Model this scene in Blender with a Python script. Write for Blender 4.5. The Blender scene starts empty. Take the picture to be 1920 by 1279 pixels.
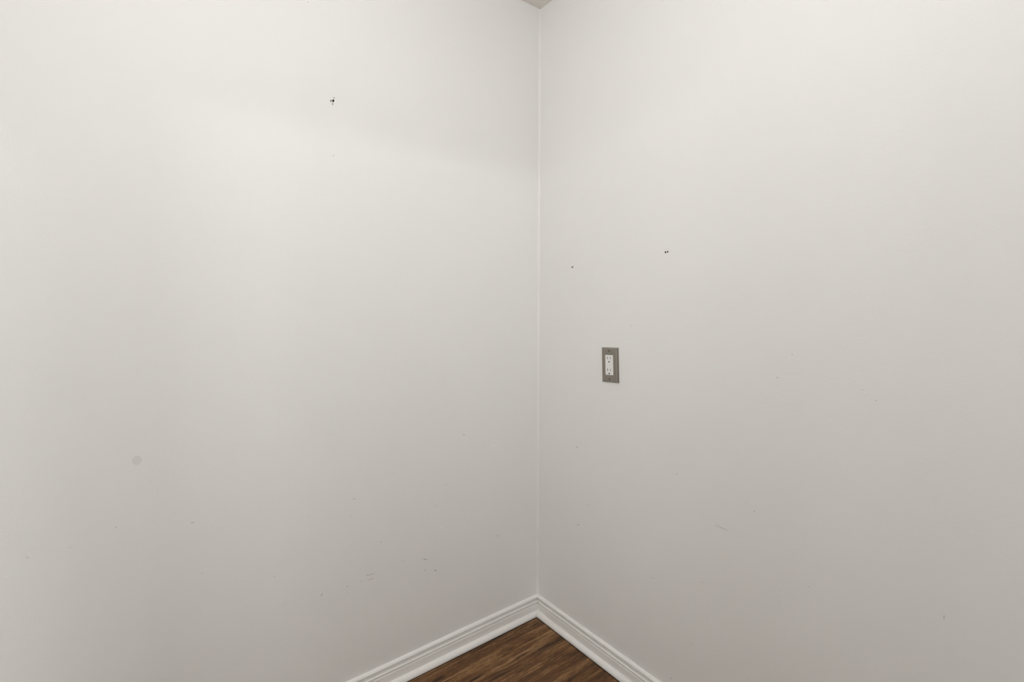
import bpy, bmesh, math, random
from mathutils import Vector, Matrix
from mathutils.geometry import delaunay_2d_cdt

random.seed(7)
scene = bpy.context.scene
COL = scene.collection

# ------------------------------------------------------------------ camera
# World: the room corner stands at the origin, wall_left in the plane y=0, wall_right in the plane x=0.
CAM = Vector((-1.27734, -1.49716, 1.26263))
YAW, PITCH, ROLL = 0.65136, -0.06139, 0.00102
FOCAL_PX = 906.41
fw = Vector((math.cos(PITCH) * math.sin(YAW), math.cos(PITCH) * math.cos(YAW), math.sin(PITCH)))
rt = Vector((math.cos(YAW), -math.sin(YAW), 0.0))
up = rt.cross(fw)
r2 = rt * math.cos(ROLL) + up * math.sin(ROLL)
u2 = up * math.cos(ROLL) - rt * math.sin(ROLL)
cam_data = bpy.data.cameras.new('camera')
cam_data.sensor_width = 36.0
cam_data.lens = FOCAL_PX / 1920.0 * 36.0
cam_data.clip_start = 0.02
cam = bpy.data.objects.new('camera', cam_data)
m = Matrix((r2, u2, -fw)).transposed().to_4x4()
m.translation = CAM
cam.matrix_world = m
COL.objects.link(cam)
scene.camera = cam

# ------------------------------------------------------------------ world, lights, exposure
ROOM_X, ROOM_Y, ROOM_H = -3.3, -5.2, 2.44      # far sides of the room and its ceiling height
SIDE_X = -1.97                                 # side wall left of the camera
BACK_Y = -1.72                                 # wall with the doorway, just behind the camera

scene.view_settings.view_transform = 'Standard'
scene.view_settings.look = 'None'
scene.view_settings.gamma = 1.0
scene.view_settings.exposure = -0.05
scene.view_settings.use_curve_mapping = False
scene.cycles.use_light_tree = False
scene.cycles.max_bounces = 8
scene.cycles.diffuse_bounces = 7
scene.cycles.glossy_bounces = 3

world = bpy.data.worlds.new('daylight')
scene.world = world
world.use_nodes = True
world.node_tree.nodes['Background'].inputs[0].default_value = (0.85, 0.92, 1.0, 1)
world.node_tree.nodes['Background'].inputs[1].default_value = 0.05


def area_light(name, loc, direction, sx, sy, watts, color, shape='RECTANGLE'):
    d = bpy.data.lights.new(name, 'AREA')
    d.shape = shape
    d.size = sx
    if shape in ('RECTANGLE', 'ELLIPSE'):
        d.size_y = sy
    d.energy = watts
    d.color = color
    o = bpy.data.objects.new(name, d)
    o.location = loc
    o.rotation_euler = Vector(direction).to_track_quat('-Z', 'Y').to_euler()
    COL.objects.link(o)
    return o


def bulb_light(name, loc, radius, watts, color):
    d = bpy.data.lights.new(name, 'POINT')
    d.shadow_soft_size = radius
    d.energy = watts
    d.color = color
    o = bpy.data.objects.new(name, d)
    o.location = loc
    COL.objects.link(o)
    return o

LAMP = (0.966, 0.985, 1.0)
FILL = LAMP
# three bulbs of the room's ceiling lamp, above the picture
bulb_light('ceiling_bulb_back', (-0.90, -1.30, 2.30), 0.10, 2.8, LAMP)
bulb_light('ceiling_bulb_front', (-0.90, -0.90, 2.30), 0.10, 4.3, LAMP)
bulb_light('ceiling_bulb_side', (-1.20, -1.10, 2.30), 0.10, 7.4, LAMP)
# lamp in the hall, shining in through the doorway behind the camera
area_light('hall_lamp', (-1.3, -4.0, 2.34), (0.13, 1, -0.25), 0.3, 0.09, 12.4, LAMP)
area_light('hall_fill_far', (-2.0, -3.9, 2.20), (0.5, 1, -0.1), 0.3, 0.09, 2.1, LAMP)  # second hall light, added as fill to brighten the corner
# fill lights added in made-up windows, all out of view
area_light('back_window_fill', (-1.63, BACK_Y - 0.03, 1.3), (0, 1, 0), 0.44, 1.35, 3.6, FILL)
area_light('side_window_fill', (SIDE_X - 0.06, -0.4, 0.35), (1, 0, 0), 0.34, 0.55, 1.4, FILL)
area_light('hall_window_fill', (ROOM_X - 0.01, -3.2, 0.9), (1, 0, 0), 0.95, 1.35, 5.0, FILL)


# ------------------------------------------------------------------ materials
def new_mat(name):
    mt = bpy.data.materials.new(name)
    mt.use_nodes = True
    nt = mt.node_tree
    bsdf = nt.nodes['Principled BSDF']
    return mt, nt, bsdf


def node(nt, kind, **kw):
    n = nt.nodes.new(kind)
    for k, v in kw.items():
        setattr(n, k, v)
    return n


def paint(name, col, rough, fine=170.0, fine_h=0.0002, mottle=0.012, spec=0.3):
    """Rolled wall paint: nearly flat colour, faint mottling, fine roller stipple."""
    mt, nt, b = new_mat(name)
    co = node(nt, 'ShaderNodeTexCoord')
    n1 = node(nt, 'ShaderNodeTexNoise')
    n1.inputs['Scale'].default_value = 3.0
    n1.inputs['Detail'].default_value = 3.0
    nt.links.new(co.outputs['Object'], n1.inputs['Vector'])
    ramp = node(nt, 'ShaderNodeMix', data_type='RGBA')
    lo = [c * (1 - mottle) for c in col]
    hi = [c * (1 + mottle) for c in col]
    ramp.inputs[6].default_value = (*lo, 1)
    ramp.inputs[7].default_value = (*hi, 1)
    nt.links.new(n1.outputs['Fac'], ramp.inputs[0])
    nt.links.new(ramp.outputs[2], b.inputs['Base Color'])
    b.inputs['Roughness'].default_value = rough
    b.inputs['Specular IOR Level'].default_value = spec
    n2 = node(nt, 'ShaderNodeTexNoise')
    n2.inputs['Scale'].default_value = fine
    n2.inputs['Detail'].default_value = 2.0
    n2.inputs['Roughness'].default_value = 0.6
    nt.links.new(co.outputs['Object'], n2.inputs['Vector'])
    bp = node(nt, 'ShaderNodeBump')
    bp.inputs['Strength'].default_value = 1.0
    bp.inputs['Distance'].default_value = fine_h
    nt.links.new(n2.outputs['Fac'], bp.inputs['Height'])
    nt.links.new(bp.outputs['Normal'], b.inputs['Normal'])
    return mt


def flat(name, col, rough=0.6, metal=0.0, spec=0.4):
    mt, nt, b = new_mat(name)
    b.inputs['Base Color'].default_value = (*col, 1)
    b.inputs['Roughness'].default_value = rough
    b.inputs['Metallic'].default_value = metal
    b.inputs['Specular IOR Level'].default_value = spec
    return mt


M_WALL = paint('wall_paint', (0.864, 0.860, 0.843), 0.62)
M_CEIL = paint('ceiling_stipple', (0.80, 0.765, 0.725), 0.9, fine=90.0, fine_h=0.0025, mottle=0.05)
M_TRIM = paint('trim_enamel', (0.90, 0.885, 0.86), 0.38, fine=120.0, fine_h=0.00004, mottle=0.01, spec=0.45)
M_CAULK = paint('caulk', (0.885, 0.872, 0.845), 0.5, fine=60.0, fine_h=0.0002, mottle=0.02)
M_CAVITY_SHADE = flat('cavity_shade', (0.02, 0.018, 0.015), 0.95, spec=0.05)  # near-black back of the holes, shade put into the colour
M_RIM_SHADE = flat('rim_shade', (0.10, 0.093, 0.082), 0.95, spec=0.05)  # rim darkened to stand in for shade inside the holes
M_SCUFF_D = flat('scuff_dark', (0.57, 0.55, 0.52), 0.7)
M_SCUFF_M = flat('scuff_faint', (0.75, 0.74, 0.72), 0.65)
M_SCUFF_L = flat('chip_light', (0.93, 0.91, 0.88), 0.6)
M_MARK_SHADE = flat('mark_shade', (0.47, 0.45, 0.43), 0.8)
M_PATCH = flat('grey_disc', (0.785, 0.78, 0.76), 0.75)
M_WHITE = flat('white_nylon', (0.86, 0.855, 0.83), 0.35, spec=0.5)
M_SLOT = flat('slot_shadow', (0.16, 0.15, 0.135), 0.6)
M_HOLE = flat('ground_hole', (0.012, 0.011, 0.010), 0.7)
M_SCREW = flat('screw_metal', (0.11, 0.10, 0.085), 0.45, metal=0.6)


def pewter():
    mt, nt, b = new_mat('brushed_pewter')
    co = node(nt, 'ShaderNodeTexCoord')
    mp = node(nt, 'ShaderNodeMapping')
    mp.inputs['Scale'].default_value = (40.0, 1200.0, 40.0)
    nt.links.new(co.outputs['Object'], mp.inputs['Vector'])
    n = node(nt, 'ShaderNodeTexNoise')
    n.inputs['Scale'].default_value = 1.0
    n.inputs['Detail'].default_value = 3.0
    nt.links.new(mp.outputs['Vector'], n.inputs['Vector'])
    mix = node(nt, 'ShaderNodeMix', data_type='RGBA')
    mix.inputs[6].default_value = (0.29, 0.265, 0.23, 1)
    mix.inputs[7].default_value = (0.35, 0.322, 0.28, 1)
    nt.links.new(n.outputs['Fac'], mix.inputs[0])
    nt.links.new(mix.outputs[2], b.inputs['Base Color'])
    b.inputs['Metallic'].default_value = 1.0
    b.inputs['Roughness'].default_value = 0.30
    return mt


M_PEWTER = pewter()


def wood():
    """Hand-scraped brown planks: grain runs along x, every plank offset by its own random number."""
    mt, nt, b = new_mat('brown_plank')
    L = nt.links.new
    co = node(nt, 'ShaderNodeTexCoord')
    info = node(nt, 'ShaderNodeObjectInfo')
    off = node(nt, 'ShaderNodeVectorMath', operation='MULTIPLY')
    comb = node(nt, 'ShaderNodeCombineXYZ')
    for k in range(3):
        L(info.outputs['Random'], comb.inputs[k])
    L(comb.outputs[0], off.inputs[0])
    off.inputs[1].default_value = (37.0, 11.0, 23.0)
    add = node(nt, 'ShaderNodeVectorMath', operation='ADD')
    L(co.outputs['Object'], add.inputs[0])
    L(off.outputs[0], add.inputs[1])
    # slow wander that bends the grain
    warp = node(nt, 'ShaderNodeTexNoise')
    warp.inputs['Scale'].default_value = 5.0
    warp.inputs['Detail'].default_value = 2.0
    L(add.outputs[0], warp.inputs['Vector'])
    wsub = node(nt, 'ShaderNodeVectorMath', operation='SUBTRACT')
    L(warp.outputs['Color'], wsub.inputs[0])
    wsub.inputs[1].default_value = (0.5, 0.5, 0.5)
    wmul = node(nt, 'ShaderNodeVectorMath', operation='MULTIPLY')
    L(wsub.outputs[0], wmul.inputs[0])
    wmul.inputs[1].default_value = (0.0, 0.016, 0.0)
    wad = node(nt, 'ShaderNodeVectorMath', operation='ADD')
    L(add.outputs[0], wad.inputs[0])
    L(wmul.outputs[0], wad.inputs[1])

    def grain(sx, sy, detail, rough=0.55):
        mp = node(nt, 'ShaderNodeMapping')
        mp.inputs['Scale'].default_value = (sx, sy, sx)
        L(wad.outputs[0], mp.inputs['Vector'])
        n = node(nt, 'ShaderNodeTexNoise')
        n.inputs['Scale'].default_value = 1.0
        n.inputs['Detail'].default_value = detail
        n.inputs['Roughness'].default_value = rough
        L(mp.outputs[0], n.inputs['Vector'])
        return n.outputs['Fac']

    g1 = grain(2.4, 40.0, 4.0, 0.6)          # broad streaks
    g2 = grain(6.0, 330.0, 5.0, 0.8)    # fine grain lines
    g3 = grain(30.0, 90.0, 6.0, 0.8)   # scraped figure
    ramp = node(nt, 'ShaderNodeValToRGB')
    cr = ramp.color_ramp
    cr.elements[0].position = 0.36
    cr.elements[0].color = (0.030, 0.0125, 0.0045, 1)
    cr.elements[1].position = 0.64
    cr.elements[1].color = (0.385, 0.215, 0.094, 1)
    e = cr.elements.new(0.50)
    e.color = (0.150, 0.067, 0.0225, 1)

    def math_n(op, a, bb):
        mnode = node(nt, 'ShaderNodeMath', operation=op)
        for i, v in enumerate((a, bb)):
            if isinstance(v, (int, float)):
                mnode.inputs[i].default_value = v
            else:
                L(v, mnode.inputs[i])
        return mnode.outputs[0]

    s = math_n('ADD', math_n('MULTIPLY', g1, 0.55), math_n('MULTIPLY', g2, 0.42))
    s = math_n('ADD', s, math_n('MULTIPLY', g3, 0.32))
    s = math_n('SUBTRACT', s, 0.145)
    s = math_n('ADD', s, math_n('MULTIPLY', math_n('SUBTRACT', info.outputs['Random'], 0.5), 0.06))
    L(s, ramp.inputs['Fac'])
    # dark pores and cracks
    g4 = grain(7.0, 90.0, 2.0, 0.5)
    pore = node(nt, 'ShaderNodeValToRGB')
    pore.color_ramp.elements[0].position = 0.31
    pore.color_ramp.elements[0].color = (0.30, 0.27, 0.25, 1)
    pore.color_ramp.elements[1].position = 0.40
    pore.color_ramp.elements[1].color = (1, 1, 1, 1)
    L(g4, pore.inputs['Fac'])
    mul = node(nt, 'ShaderNodeMix', data_type='RGBA', blend_type='MULTIPLY')
    mul.inputs[0].default_value = 1.0
    L(ramp.outputs['Color'], mul.inputs[6])
    L(pore.outputs['Color'], mul.inputs[7])
    L(mul.outputs[2], b.inputs['Base Color'])
    b.inputs['Roughness'].default_value = 0.5
    b.inputs['Specular IOR Level'].default_value = 0.35
    bp = node(nt, 'ShaderNodeBump')
    bp.inputs['Distance'].default_value = 0.0012
    bp.inputs['Strength'].default_value = 0.6
    L(s, bp.inputs['Height'])
    L(bp.outputs['Normal'], b.inputs['Normal'])
    return mt


M_WOOD = wood()
M_SUBFLOOR = flat('subfloor', (0.025, 0.015, 0.008), 0.9, spec=0.1)


# ------------------------------------------------------------------ mesh helpers
def link_mesh(name, verts, faces, mats, parent=None, mat_idx=None, smooth=False):
    me = bpy.data.meshes.new(name)
    me.from_pydata([tuple(v) for v in verts], [], faces)
    bm = bmesh.new()
    bm.from_mesh(me)
    bmesh.ops.recalc_face_normals(bm, faces=bm.faces)
    bm.to_mesh(me)
    bm.free()
    for mt in (mats if isinstance(mats, (list, tuple)) else [mats]):
        me.materials.append(mt)
    if mat_idx:
        for pl, i in zip(me.polygons, mat_idx):
            pl.material_index = i
    if smooth:
        for pl in me.polygons:
            pl.use_smooth = True
    o = bpy.data.objects.new(name, me)
    COL.objects.link(o)
    if parent:
        o.parent = parent
    return o


def box_data(x0, x1, y0, y1, z0, z1):
    v = [(x, y, z) for z in (z0, z1) for y in (y0, y1) for x in (x0, x1)]
    f = [(0, 2, 3, 1), (4, 5, 7, 6), (0, 1, 5, 4), (2, 6, 7, 3), (0, 4, 6, 2), (1, 3, 7, 5)]
    return v, f


def structure(o):
    o['kind'] = 'structure'
    return o


# ------------------------------------------------------------------ walls with real holes
TH = 0.10          # wall thickness
BOARD = 0.013      # plasterboard thickness, the holes go through it into the hollow


def wall_with_holes(name, length, holes, to_world):
    """Wall face in (s, z) with hole outlines cut out; each hole has a rim as deep as the board and a back, both coloured dark as shade."""
    outer = [(0.0, 0.0), (-length, 0.0), (-length, ROOM_H), (0.0, ROOM_H)]
    pts = list(outer)
    loops = [[0, 1, 2, 3]]
    for h in holes:
        loops.append(list(range(len(pts), len(pts) + len(h))))
        pts += h
    edges = [(lp[i], lp[(i + 1) % len(lp)]) for lp in loops for i in range(len(lp))]
    vo, _, fo, ov, _, _ = delaunay_2d_cdt([Vector(p) for p in pts], edges, [], 0, 1e-6)
    verts, faces, idx = [], [], []

    def inside(p, poly):
        c = False
        for i in range(len(poly)):
            (x0, y0), (x1, y1) = poly[i], poly[i - 1]
            if (y0 > p[1]) != (y1 > p[1]) and p[0] < (x1 - x0) * (p[1] - y0) / (y1 - y0) + x0:
                c = not c
        return c
    verts = [to_world(p[0], 0.0, p[1]) for p in vo]
    for f in fo:
        c = (sum(vo[i][0] for i in f) / 3, sum(vo[i][1] for i in f) / 3)
        if any(inside(c, h) for h in holes):
            continue
        faces.append(tuple(f))
        idx.append(0)
    orig = {}
    for new, olds in enumerate(ov):
        for o in olds:
            orig[o] = new
    for lp, h in zip(loops[1:], holes):
        ring0 = [orig[i] for i in lp]
        ring1 = []
        for (s, z) in h:
            ring1.append(len(verts))
            verts.append(to_world(s, BOARD, z))
        n = len(h)
        for i in range(n):
            faces.append((ring0[i], ring0[(i + 1) % n], ring1[(i + 1) % n], ring1[i]))
            idx.append(1)
        faces.append(tuple(ring1))
        idx.append(2)
    # back and edges of the wall
    k = len(verts)
    verts += [to_world(s, TH, z) for s, z in outer]
    faces.append((k, k + 1, k + 2, k + 3))
    idx.append(0)
    o4 = [orig[i] for i in loops[0]]
    for i in range(4):
        faces.append((o4[i], o4[(i + 1) % 4], k + (i + 1) % 4, k + i))
        idx.append(0)
    me = bpy.data.meshes.new(name)
    me.from_pydata([tuple(v) for v in verts], [], faces)
    for mt in (M_WALL, M_RIM_SHADE, M_CAVITY_SHADE):
        me.materials.append(mt)
    for pl, i in zip(me.polygons, idx):
        pl.material_index = i
    bm = bmesh.new()
    bm.from_mesh(me)
    bmesh.ops.recalc_face_normals(bm, faces=bm.faces)
    bm.to_mesh(me)
    bm.free()
    o = bpy.data.objects.new(name, me)
    COL.objects.link(o)
    return structure(o)


HOLES_L = [
    [(-0.8048, 1.8906), (-0.8026, 1.8915), (-0.8023, 1.8884), (-0.8013, 1.8850), (-0.8043, 1.8828), (-0.8068, 1.8825), (-0.8079, 1.8860)],
    [(-0.8126, 1.8862), (-0.8105, 1.8874), (-0.8084, 1.8872), (-0.8086, 1.8853), (-0.8104, 1.8846), (-0.8110, 1.8812), (-0.8123, 1.8806), (-0.8130, 1.8831)],
    [(-0.8033, 1.8961), (-0.8018, 1.8979), (-0.8001, 1.8967), (-0.8011, 1.8948), (-0.8027, 1.8944)],
]
HOLES_R = [
    [(-0.5928, 1.4458), (-0.5944, 1.4473), (-0.5958, 1.4453), (-0.5981, 1.4431), (-0.5978, 1.4409), (-0.5956, 1.4400), (-0.5933, 1.4413), (-0.5922, 1.4437)],
    [(-0.6000, 1.4443), (-0.6013, 1.4464), (-0.6036, 1.4467), (-0.6055, 1.4446), (-0.6050, 1.4422), (-0.6027, 1.4410), (-0.6004, 1.4420)],
    [(-0.1871, 1.4268), (-0.1905, 1.4294), (-0.1951, 1.4297), (-0.1965, 1.4279), (-0.1930, 1.4248), (-0.1890, 1.4240)],
]


def on_left(s, d, z):       # d: depth into the wall (negative = towards the room)
    return Vector((s, d, z))


def on_right(s, d, z):
    return Vector((d, s, z))


wall_left = wall_with_holes('wall_left', -ROOM_X, HOLES_L, on_left)
wall_right = wall_with_holes('wall_right', -ROOM_Y, HOLES_R, on_right)

# scuffs, chips and a faint grey disc on the paint: s0, z0, s1, z1, width in metres, tone
SCUFFS_L = [(-1.4623, 0.8276, -1.4552, 0.8272, 0.003, 'l'),
    (-1.1993, 0.7078, -1.1876, 0.7047, 0.0035, 'd'),
    (-1.4402, 0.7094, -1.4225, 0.713, 0.0026, 'm'),
    (-1.5055, 0.7109, -1.5013, 0.7096, 0.0036, 'd'),
    (-1.5445, 0.6786, -1.5347, 0.6764, 0.003, 'l'),
    (-1.1802, 0.5669, -1.172, 0.5583, 0.0042, 'm'),
    (-0.8699, 0.3965, -0.8717, 0.3853, 0.0051, 'd'),
    (-0.7946, 0.3919, -0.7896, 0.3883, 0.0054, 'd'),
    (-1.0052, 0.4985, -0.9969, 0.4893, 0.0048, 'm'),
    (-0.7339, 0.4043, -0.6963, 0.4024, 0.00288, 'd'),
    (-0.7324, 0.3877, -0.7001, 0.3874, 0.00324, 'd'),
    (-0.7322, 0.4037, -0.725, 0.4085, 0.0036, 'd'),
    (-0.7518, 0.3873, -0.7447, 0.3937, 0.00408, 'm'),
    (-0.6836, 0.5016, -0.6763, 0.4994, 0.0054, 'd'),
    (-0.5298, 0.3983, -0.5071, 0.3853, 0.0057, 'd'),
    (-0.5262, 0.3508, -0.5137, 0.3506, 0.00456, 'd'),
    (-0.4864, 0.3375, -0.4715, 0.3365, 0.0076, 'd'),
    (-0.7723, 0.6668, -0.7586, 0.6687, 0.00324, 'd'),
    (-0.3592, 0.8133, -0.3546, 0.8067, 0.006, 'd'),
    (-0.238, 0.7532, -0.2105, 0.7423, 0.0084, 'l'),
    (-0.6337, 0.728, -0.6281, 0.7232, 0.0054, 'm'),
    (-0.4514, 0.6423, -0.4187, 0.6429, 0.004, 'm'),
    (-0.9964, 0.4023, -0.9555, 0.4096, 0.00256, 'm'),
    (-0.2135, 0.3857, -0.1981, 0.3877, 0.00504, 'd'),
    (-0.918, 0.6579, -0.9074, 0.6584, 0.0048, 'l'),
    (-0.8093, 1.7273, -0.8047, 1.7267, 0.0045, 'd'),
    (-0.7818, 0.6139, -0.7733, 0.6169, 0.0051, 'm'),
    (-0.4636, 0.4893, -0.4419, 0.4892, 0.00475, 'l'),
    (-0.3473, 0.4774, -0.3379, 0.481, 0.00525, 'm'),
    (-0.4862, 0.5768, -0.4607, 0.5666, 0.004, 'm'),
    (-0.6076, 0.4119, -0.5939, 0.4131, 0.0057, 'm'),
    (-1.3499, 0.7379, -1.347, 0.7344, 0.00336, 'd'),
    (-0.8721, 2.1443, -0.8678, 2.143, 0.0035, 'd')]
SCUFFS_R = [(-0.2166, 0.7491, -0.2334, 0.757, 0.0048, 'd'),
    (-0.6478, 0.7665, -0.6552, 0.7669, 0.0048, 'd'),
    (-0.763, 0.6554, -0.7777, 0.656, 0.0045, 'l'),
    (-0.7679, 0.6556, -0.8313, 0.651, 0.0027, 'd'),
    (-0.2261, 0.4558, -0.2429, 0.4618, 0.0048, 'd'),
    (-0.272, 0.5472, -0.2987, 0.554, 0.004, 'm'),
    (-0.5619, 0.4046, -0.5784, 0.4032, 0.00324, 'd'),
    (-0.5683, 0.3986, -0.5806, 0.3971, 0.0034, 'l'),
    (-0.7429, 0.4715, -0.7464, 0.4667, 0.0048, 'd'),
    (-0.9617, 0.5464, -0.9671, 0.5419, 0.0042, 'l'),
    (-0.9604, 0.5472, -0.9644, 0.5449, 0.0028, 'd'),
    (-0.7101, 0.2602, -0.726, 0.2609, 0.00408, 'l'),
    (-0.7083, 0.2608, -0.7242, 0.2632, 0.00224, 'd'),
    (-1.0243, 0.5871, -1.0279, 0.5874, 0.0039, 'd'),
    (-1.1163, 1.0862, -1.1256, 1.0814, 0.0036, 'l'),
    (-1.1152, 1.0884, -1.1235, 1.0847, 0.00192, 'd'),
    (-0.9316, 1.0961, -0.9382, 1.0941, 0.0039, 'd'),
    (-0.9274, 1.1053, -1.0116, 1.1114, 0.00156, 'm'),
    (-1.1429, 1.0683, -1.1459, 1.0664, 0.0036, 'd'),
    (-1.2762, 0.6465, -1.2767, 0.6343, 0.00264, 'd'),
    (-0.6449, 0.1146, -0.6507, 0.1113, 0.00595, 'd'),
    (-0.6452, 0.1025, -0.651, 0.0993, 0.0068, 'l'),
    (-0.9665, 1.1573, -0.9703, 1.1549, 0.0039, 'd'),
    (-0.4635, 1.2152, -0.4767, 1.2138, 0.0054, 'm'),
    (-0.817, 0.8729, -0.8262, 0.8706, 0.0045, 'm'),
    (-1.0531, 1.0106, -1.0587, 1.0091, 0.0036, 'l'),
    (-0.9725, 0.4582, -0.9855, 0.4554, 0.00252, 'm'),
    (-0.8848, 0.731, -0.8919, 0.7305, 0.00375, 'd'),
    (-0.864, 0.7506, -0.8702, 0.7408, 0.0035, 'm')]



def mark(name, outline, to_world, mt, parent, thick=0.0005):
    n = len(outline)
    v = [to_world(s, 0.0006, z) for s, z in outline]
    cs = sum(s for s, z in outline) / n
    cz = sum(z for s, z in outline) / n
    v += [to_world(cs + (s - cs) * 0.82, -thick, cz + (z - cz) * 0.82) for s, z in outline]
    f = [tuple(range(n)), tuple(range(n, 2 * n))] + [(i, (i + 1) % n, n + (i + 1) % n, n + i) for i in range(n)]
    return link_mesh(name, v, f, mt, parent)


TONES = {'d': M_SCUFF_D, 'm': M_SCUFF_M, 'l': M_SCUFF_L}
for lst, tw, par in ((SCUFFS_L, on_left, wall_left), (SCUFFS_R, on_right, wall_right)):
    for s0, z0, s1, z1, w, tone in lst:
        a, b2 = Vector((s0, z0)), Vector((s1, z1))
        d = (b2 - a).normalized()
        nrm = Vector((-d.y, d.x)) * (w * 0.38)
        mid = (a + b2) / 2 + nrm * random.uniform(-0.5, 0.5)
        ol = [a, a.lerp(mid, 0.5) + nrm * 0.7, mid + nrm, b2.lerp(mid, 0.4) + nrm * 0.6, b2,
              b2.lerp(mid, 0.5) - nrm * 0.7, mid - nrm, a.lerp(mid, 0.4) - nrm * 0.6]
        mark('paint_chip' if tone == 'l' else 'scuff_or_shade', [tuple(p) for p in ol], tw, TONES[tone], par, thick=0.0003)

mark('scuff_or_shade', [(-0.8076, 1.8822), (-0.8050, 1.8825), (-0.8043, 1.8792), (-0.8041, 1.8756), (-0.8060, 1.8718), (-0.8078, 1.8722), (-0.8097, 1.8756), (-0.8087, 1.8788)],
     on_left, M_MARK_SHADE, wall_left, thick=0.0002)  # grey shadow painted below the hole
mark('grey_disc', [(-1.3021 + 0.0115 * math.cos(t * math.pi / 10), 0.8939 + 0.0132 * math.sin(t * math.pi / 10)) for t in range(20)],
     on_left, M_PATCH, wall_left, thick=0.0001)


def wall_box(name, x0, x1, y0, y1, z0, z1, mt=M_WALL):
    v, f = box_data(x0, x1, y0, y1, z0, z1)
    return structure(link_mesh(name, v, f, mt))


# ceiling, header beam behind the camera, far walls (the rest of the room)
wall_box('ceiling', ROOM_X - TH, TH, ROOM_Y - TH, TH, ROOM_H, ROOM_H + 0.1, M_CEIL)


def wall_grid(name, axis, at, thick, s0, s1, openings):
    """Plain wall (one mesh) along x or y with rectangular openings (s0, s1, z0, z1) left free."""
    ss = sorted({s0, s1, *[o[0] for o in openings], *[o[1] for o in openings]})
    zz = sorted({0.0, ROOM_H, *[o[2] for o in openings], *[o[3] for o in openings]})
    vs, fs = [], []
    for a0, a1 in zip(ss, ss[1:]):
        for z0, z1 in zip(zz, zz[1:]):
            c, d = (a0 + a1) / 2, (z0 + z1) / 2
            if any(o[0] < c < o[1] and o[2] < d < o[3] for o in openings):
                continue
            v, f = box_data(a0, a1, at - thick, at, z0, z1) if axis == 'x' else box_data(at - thick, at, a0, a1, z0, z1)
            k = len(vs)
            vs += v
            fs += [tuple(q + k for q in face) for face in f]
    return structure(link_mesh(name, vs, fs, M_WALL))


DOOR = (-1.21, -0.40, 0.0, 2.05)                 # doorway in the wall behind the camera
FILL_WIN_BACK = (-1.88, -1.38, 0.6, 2.0)  # made-up opening for the back fill light
FILL_WIN_SIDE = (-0.60, -0.20, 0.05, 0.65)            # made-up low window, added to light the lower left wall
FILL_WIN_HALL = (-3.7, -2.7, 0.2, 1.6)  # made-up opening for the hall fill light
wall_grid('wall_back', 'x', BACK_Y, 0.12, ROOM_X, 0.0, [DOOR, FILL_WIN_BACK])
wall_grid('wall_side', 'y', SIDE_X, 0.12, BACK_Y, 0.0, [FILL_WIN_SIDE])
wall_grid('wall_hall', 'y', ROOM_X, TH, ROOM_Y, BACK_Y, [FILL_WIN_HALL])
wall_grid('wall_far', 'x', ROOM_Y, TH, ROOM_X - TH, TH, [])


def window(name, axis, at, o):  # frames for the unseen windows added around the fill lights
    s0, s1, z0, z1 = o
    w, sm = 0.05, (o[0] + o[1]) / 2
    bars = [(s0, s1, z0, z0 + w), (s0, s1, z1 - w, z1), (s0, s0 + w, z0, z1), (s1 - w, s1, z0, z1), (sm - w / 2, sm + w / 2, z0, z1)]
    first = None
    for a0, a1, c0, c1 in bars:
        v, f = box_data(a0, a1, at - 0.05, at - 0.02, c0, c1) if axis == 'x' else box_data(at - 0.05, at - 0.02, a0, a1, c0, c1)
        if first is None:
            first = structure(link_mesh(name, v, f, M_TRIM))
        else:
            link_mesh('added_window_frame', v, f, M_TRIM, first)


window('added_window_1', 'x', BACK_Y, FILL_WIN_BACK)
window('added_window_2', 'y', SIDE_X, FILL_WIN_SIDE)
window('added_window_3', 'y', ROOM_X, FILL_WIN_HALL)

# painted caulk fillet down the corner, slightly uneven
cv, cf = [], []
N = 60
for i in range(N + 1):
    z = 0.07 + (ROOM_H - 0.07) * i / N
    w = 0.0066 + 0.0008 * math.sin(i * 1.7) + 0.0006 * math.sin(i * 4.1)
    w *= 0.35 if i == N else 0.7 if i == N - 1 else 1.0
    cv += [(0.0008, 0.0008, z), (-w, 0.0008, z), (-w * 0.9, -0.0005, z), (-w * 0.47, -w * 0.47, z), (-0.0005, -w * 0.9, z), (0.0008, -w, z)]
for i in range(N):
    for k in range(6):
        a, b2 = i * 6 + k, i * 6 + (k + 1) % 6
        cf.append((a, b2, b2 + 6, a + 6))
cf += [tuple(range(6)), tuple(range(N * 6, N * 6 + 6))]
structure(link_mesh('trim_1', cv, cf, M_CAULK))

# ------------------------------------------------------------------ baseboards with shoe moulding
BASE = [(0.0, 0.0774), (0.0030, 0.0769), (0.0062, 0.0750), (0.0086, 0.0718), (0.0098, 0.0685), (0.0096, 0.0670),
        (0.0022, 0.0668), (0.0022, 0.0637), (0.0088, 0.0627), (0.0093, 0.0618), (0.0090, 0.0608),
        (0.0028, 0.0605), (0.0028, 0.0572), (0.0098, 0.0557), (0.0118, 0.0535), (0.0122, 0.0507), (0.0118, 0.0490),
        (0.0056, 0.0487), (0.0056, 0.0461), (0.0124, 0.0449), (0.0130, 0.0437), (0.0130, 0.0), (0.0, 0.0)]
SHOE = [(0.0130, 0.0172)] + [(0.0135 + 0.0145 * math.sin(a * math.pi / 20), 0.0008 + 0.0164 * math.cos(a * math.pi / 20)) for a in range(0, 11)] + [(0.0278, 0.0), (0.0130, 0.0)]


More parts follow.
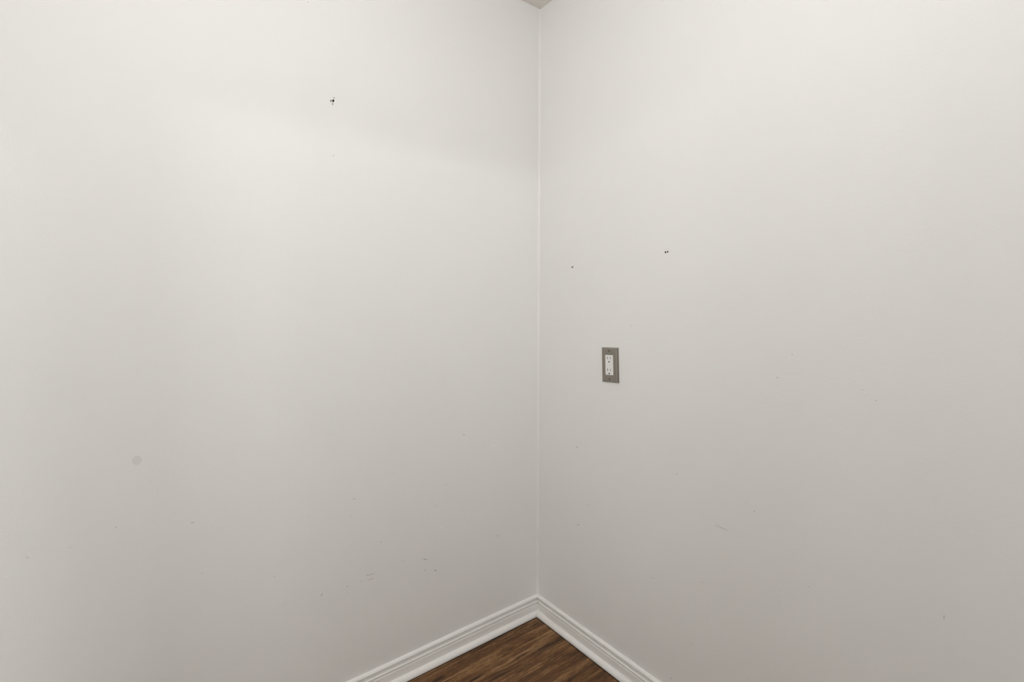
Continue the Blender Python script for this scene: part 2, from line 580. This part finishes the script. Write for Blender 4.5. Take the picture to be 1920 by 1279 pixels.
def moulding(name, prof, side, far, parent=None):
    """Profile (distance from the wall, height) run along one wall, mitred at the corner."""
    v, f = [], []
    n = len(prof)
    for t, z in prof:
        v.append((-t - 0.0002, -t, z) if side == 'left' else (-t, -t - 0.0002, z))
    for t, z in prof:
        v.append((far, -t, z) if side == 'left' else (-t, far, z))
    for i in range(n):
        j = (i + 1) % n
        f.append((i, j, n + j, n + i))
    f += [tuple(range(n)), tuple(range(n, 2 * n))]
    return link_mesh(name, v, f, M_TRIM, parent)


for side, far in (('left', ROOM_X), ('right', ROOM_Y)):
    bb = structure(moulding('baseboard_' + side, BASE, side, far))
    moulding('shoe_moulding', SHOE, side, far, bb)

# ------------------------------------------------------------------ plank floor
v, f = box_data(ROOM_X - TH, TH, ROOM_Y - TH, TH, -0.06, -0.009)
floor = structure(link_mesh('floor', v, f, M_SUBFLOOR))
PW, GAP, FIRST = 0.1313, 0.0011, 0.1203 - 0.0300
EDGE = -0.0300                                  # planks stop just short of the shoe moulding


def plank_mesh(length, width):
    c = 0.0011
    hx, hy = length / 2 - GAP / 2, width / 2 - GAP / 2
    v = [(sx * hx, sy * hy, z) for z in (-0.009, -c * 0.8) for sx, sy in ((-1, -1), (1, -1), (1, 1), (-1, 1))]
    v += [(sx * (hx - c), sy * (hy - c), 0.0) for sx, sy in ((-1, -1), (1, -1), (1, 1), (-1, 1))]
    f = [(3, 2, 1, 0), (8, 9, 10, 11)]
    for i in range(4):
        j = (i + 1) % 4
        f += [(i, j, 4 + j, 4 + i), (4 + i, 4 + j, 8 + j, 8 + i)]
    me = bpy.data.meshes.new('plank')
    me.from_pydata(v, [], f)
    me.materials.append(M_WOOD)
    return me


mesh_cache = {}


def add_plank(x0, x1, y0, y1):
    key = (round(x1 - x0, 3), round(y1 - y0, 3))
    if key not in mesh_cache:
        mesh_cache[key] = plank_mesh(x1 - x0, y1 - y0)
    o = bpy.data.objects.new('plank', mesh_cache[key])
    o.location = ((x0 + x1) / 2, (y0 + y1) / 2, 0.0)
    COL.objects.link(o)
    o.parent = floor


row, y1 = 0, EDGE
STARTS = [0.82, 1.12, 0.97, 0.62, 1.05, 0.30]
while y1 > ROOM_Y + 0.01:
    y0 = max(y1 - (FIRST if row == 0 else PW), ROOM_Y)
    x1, ln = EDGE, STARTS[row % 6]
    while x1 > ROOM_X + 0.01:
        x0 = max(x1 - ln, ROOM_X)
        add_plank(x0, x1, y0, y1)
        x1, ln = x0, 1.22
    y1 = y0
    row += 1

# ------------------------------------------------------------------ wall outlet on the right wall
outlet = bpy.data.objects.new('wall_outlet', None)
COL.objects.link(outlet)
outlet['label'] = 'brushed pewter outlet cover plate with white two-socket insert on the right wall'
outlet['category'] = 'outlet'
# local frame: X right along the wall as seen, Y out of the wall, Z up; hung about 2.4 degrees out of plumb
OW, OH, OT = 0.0736, 0.1205, 0.0070
tilt = math.radians(2.4)
ex = Vector((0, -math.cos(tilt), math.sin(tilt)))
ez = Vector((0, math.sin(tilt), math.cos(tilt)))
ey = Vector((-1, 0, 0))
mm = Matrix((ex, ey, ez)).transposed().to_4x4()
mm.translation = Vector((0.0, -0.3831, 1.0782))
outlet.matrix_world = mm


def ring(hx, hz, y, n=4, r=0.0):
    return [(-hx, y, -hz), (hx, y, -hz), (hx, y, hz), (-hx, y, hz)]


IW, IH = 0.0346, 0.0690      # opening for the insert
BEV = 0.0058
pv = ring(OW / 2, OH / 2, 0.0) + ring(OW / 2, OH / 2, 0.0015) + ring(OW / 2 - BEV * 0.45, OH / 2 - BEV * 0.45, 0.0050) \
    + ring(OW / 2 - BEV, OH / 2 - BEV, OT) + ring(IW / 2 + 0.0006, IH / 2 + 0.0006, OT) + ring(IW / 2 + 0.0002, IH / 2 + 0.0002, OT - 0.001) \
    + ring(IW / 2 + 0.0002, IH / 2 + 0.0002, 0.0)
pf = []
for k in range(6):
    for i in range(4):
        j = (i + 1) % 4
        pf.append((k * 4 + i, k * 4 + j, k * 4 + 4 + j, k * 4 + 4 + i))
for i in range(4):
    j = (i + 1) % 4
    pf.append((24 + i, 24 + j, j, i))
plate = link_mesh('cover_plate', pv, pf, M_PEWTER, outlet)
plate['label'] = 'brushed pewter cover plate with bevelled rim'

# white insert with rounded front edge
iv = ring(IW / 2, IH / 2, 0.0005) + ring(IW / 2, IH / 2, OT + 0.0002) + ring(IW / 2 - 0.0007, IH / 2 - 0.0007, OT + 0.0009)
if_ = [(0, 1, 2, 3), (8, 9, 10, 11)]
for k in range(2):
    for i in range(4):
        j = (i + 1) % 4
        if_.append((k * 4 + i, k * 4 + j, k * 4 + 4 + j, k * 4 + 4 + i))
insert = link_mesh('receptacle', iv, if_, M_WHITE, outlet)
insert['label'] = 'white two-socket insert'
YF = OT + 0.0009


def slot(cx, cz, w, h):
    v, f = box_data(cx - w / 2, cx + w / 2, YF - 0.003, YF + 0.00012, cz - h / 2, cz + h / 2)
    link_mesh('blade_slot', v, f, M_SLOT, insert)


def ground(cx, cz, r):
    # round at the bottom, flat at the top
    ol = [(cx + r * math.cos(a), cz + r * math.sin(a)) for a in [math.radians(150 + 24 * i) for i in range(11)]]
    ol += [(cx + r * 0.75, cz + r * 0.85), (cx - r * 0.75, cz + r * 0.85)]
    n = len(ol)
    v = [(x, YF - 0.003, z) for x, z in ol] + [(x, YF + 0.00015, z) for x, z in ol]
    f = [tuple(range(n)), tuple(range(n, 2 * n))] + [(i, (i + 1) % n, n + (i + 1) % n, n + i) for i in range(n)]
    link_mesh('ground_hole', v, f, M_HOLE, insert)


for base in (0.5 - 0.15, 0.5 - 0.735):
    slot((0.30 - 0.5) * IW, base * IH, 0.0026, 0.0086)
    slot((0.69 - 0.5) * IW, base * IH, 0.0024, 0.0070)
    ground(0.0, (base - 0.187) * IH, 0.0027)

for cz in (0.0485, -0.0485):
    n = 12
    r = 0.0031
    v = [(r * math.cos(2 * math.pi * i / n), OT - 0.0005, cz + r * math.sin(2 * math.pi * i / n)) for i in range(n)]
    v += [(r * 0.8 * math.cos(2 * math.pi * i / n), OT + 0.0009, cz + r * 0.8 * math.sin(2 * math.pi * i / n)) for i in range(n)]
    f = [tuple(range(n)), tuple(range(n, 2 * n))] + [(i, (i + 1) % n, n + (i + 1) % n, n + i) for i in range(n)]
    sc = link_mesh('screw', v, f, M_SCREW, outlet)
    a = 0.6
    dx, dz = math.cos(a), math.sin(a)
    sv = []
    for yy in (OT + 0.0004, OT + 0.00105):
        for su, sw in ((-1, -1), (1, -1), (1, 1), (-1, 1)):
            sv.append((su * 0.0023 * dx - sw * 0.0004 * dz, yy, cz + su * 0.0023 * dz + sw * 0.0004 * dx))
    sf = [(0, 1, 2, 3), (4, 5, 6, 7)] + [(i, (i + 1) % 4, 4 + (i + 1) % 4, 4 + i) for i in range(4)]
    link_mesh('screw_slot', sv, sf, M_HOLE, sc)
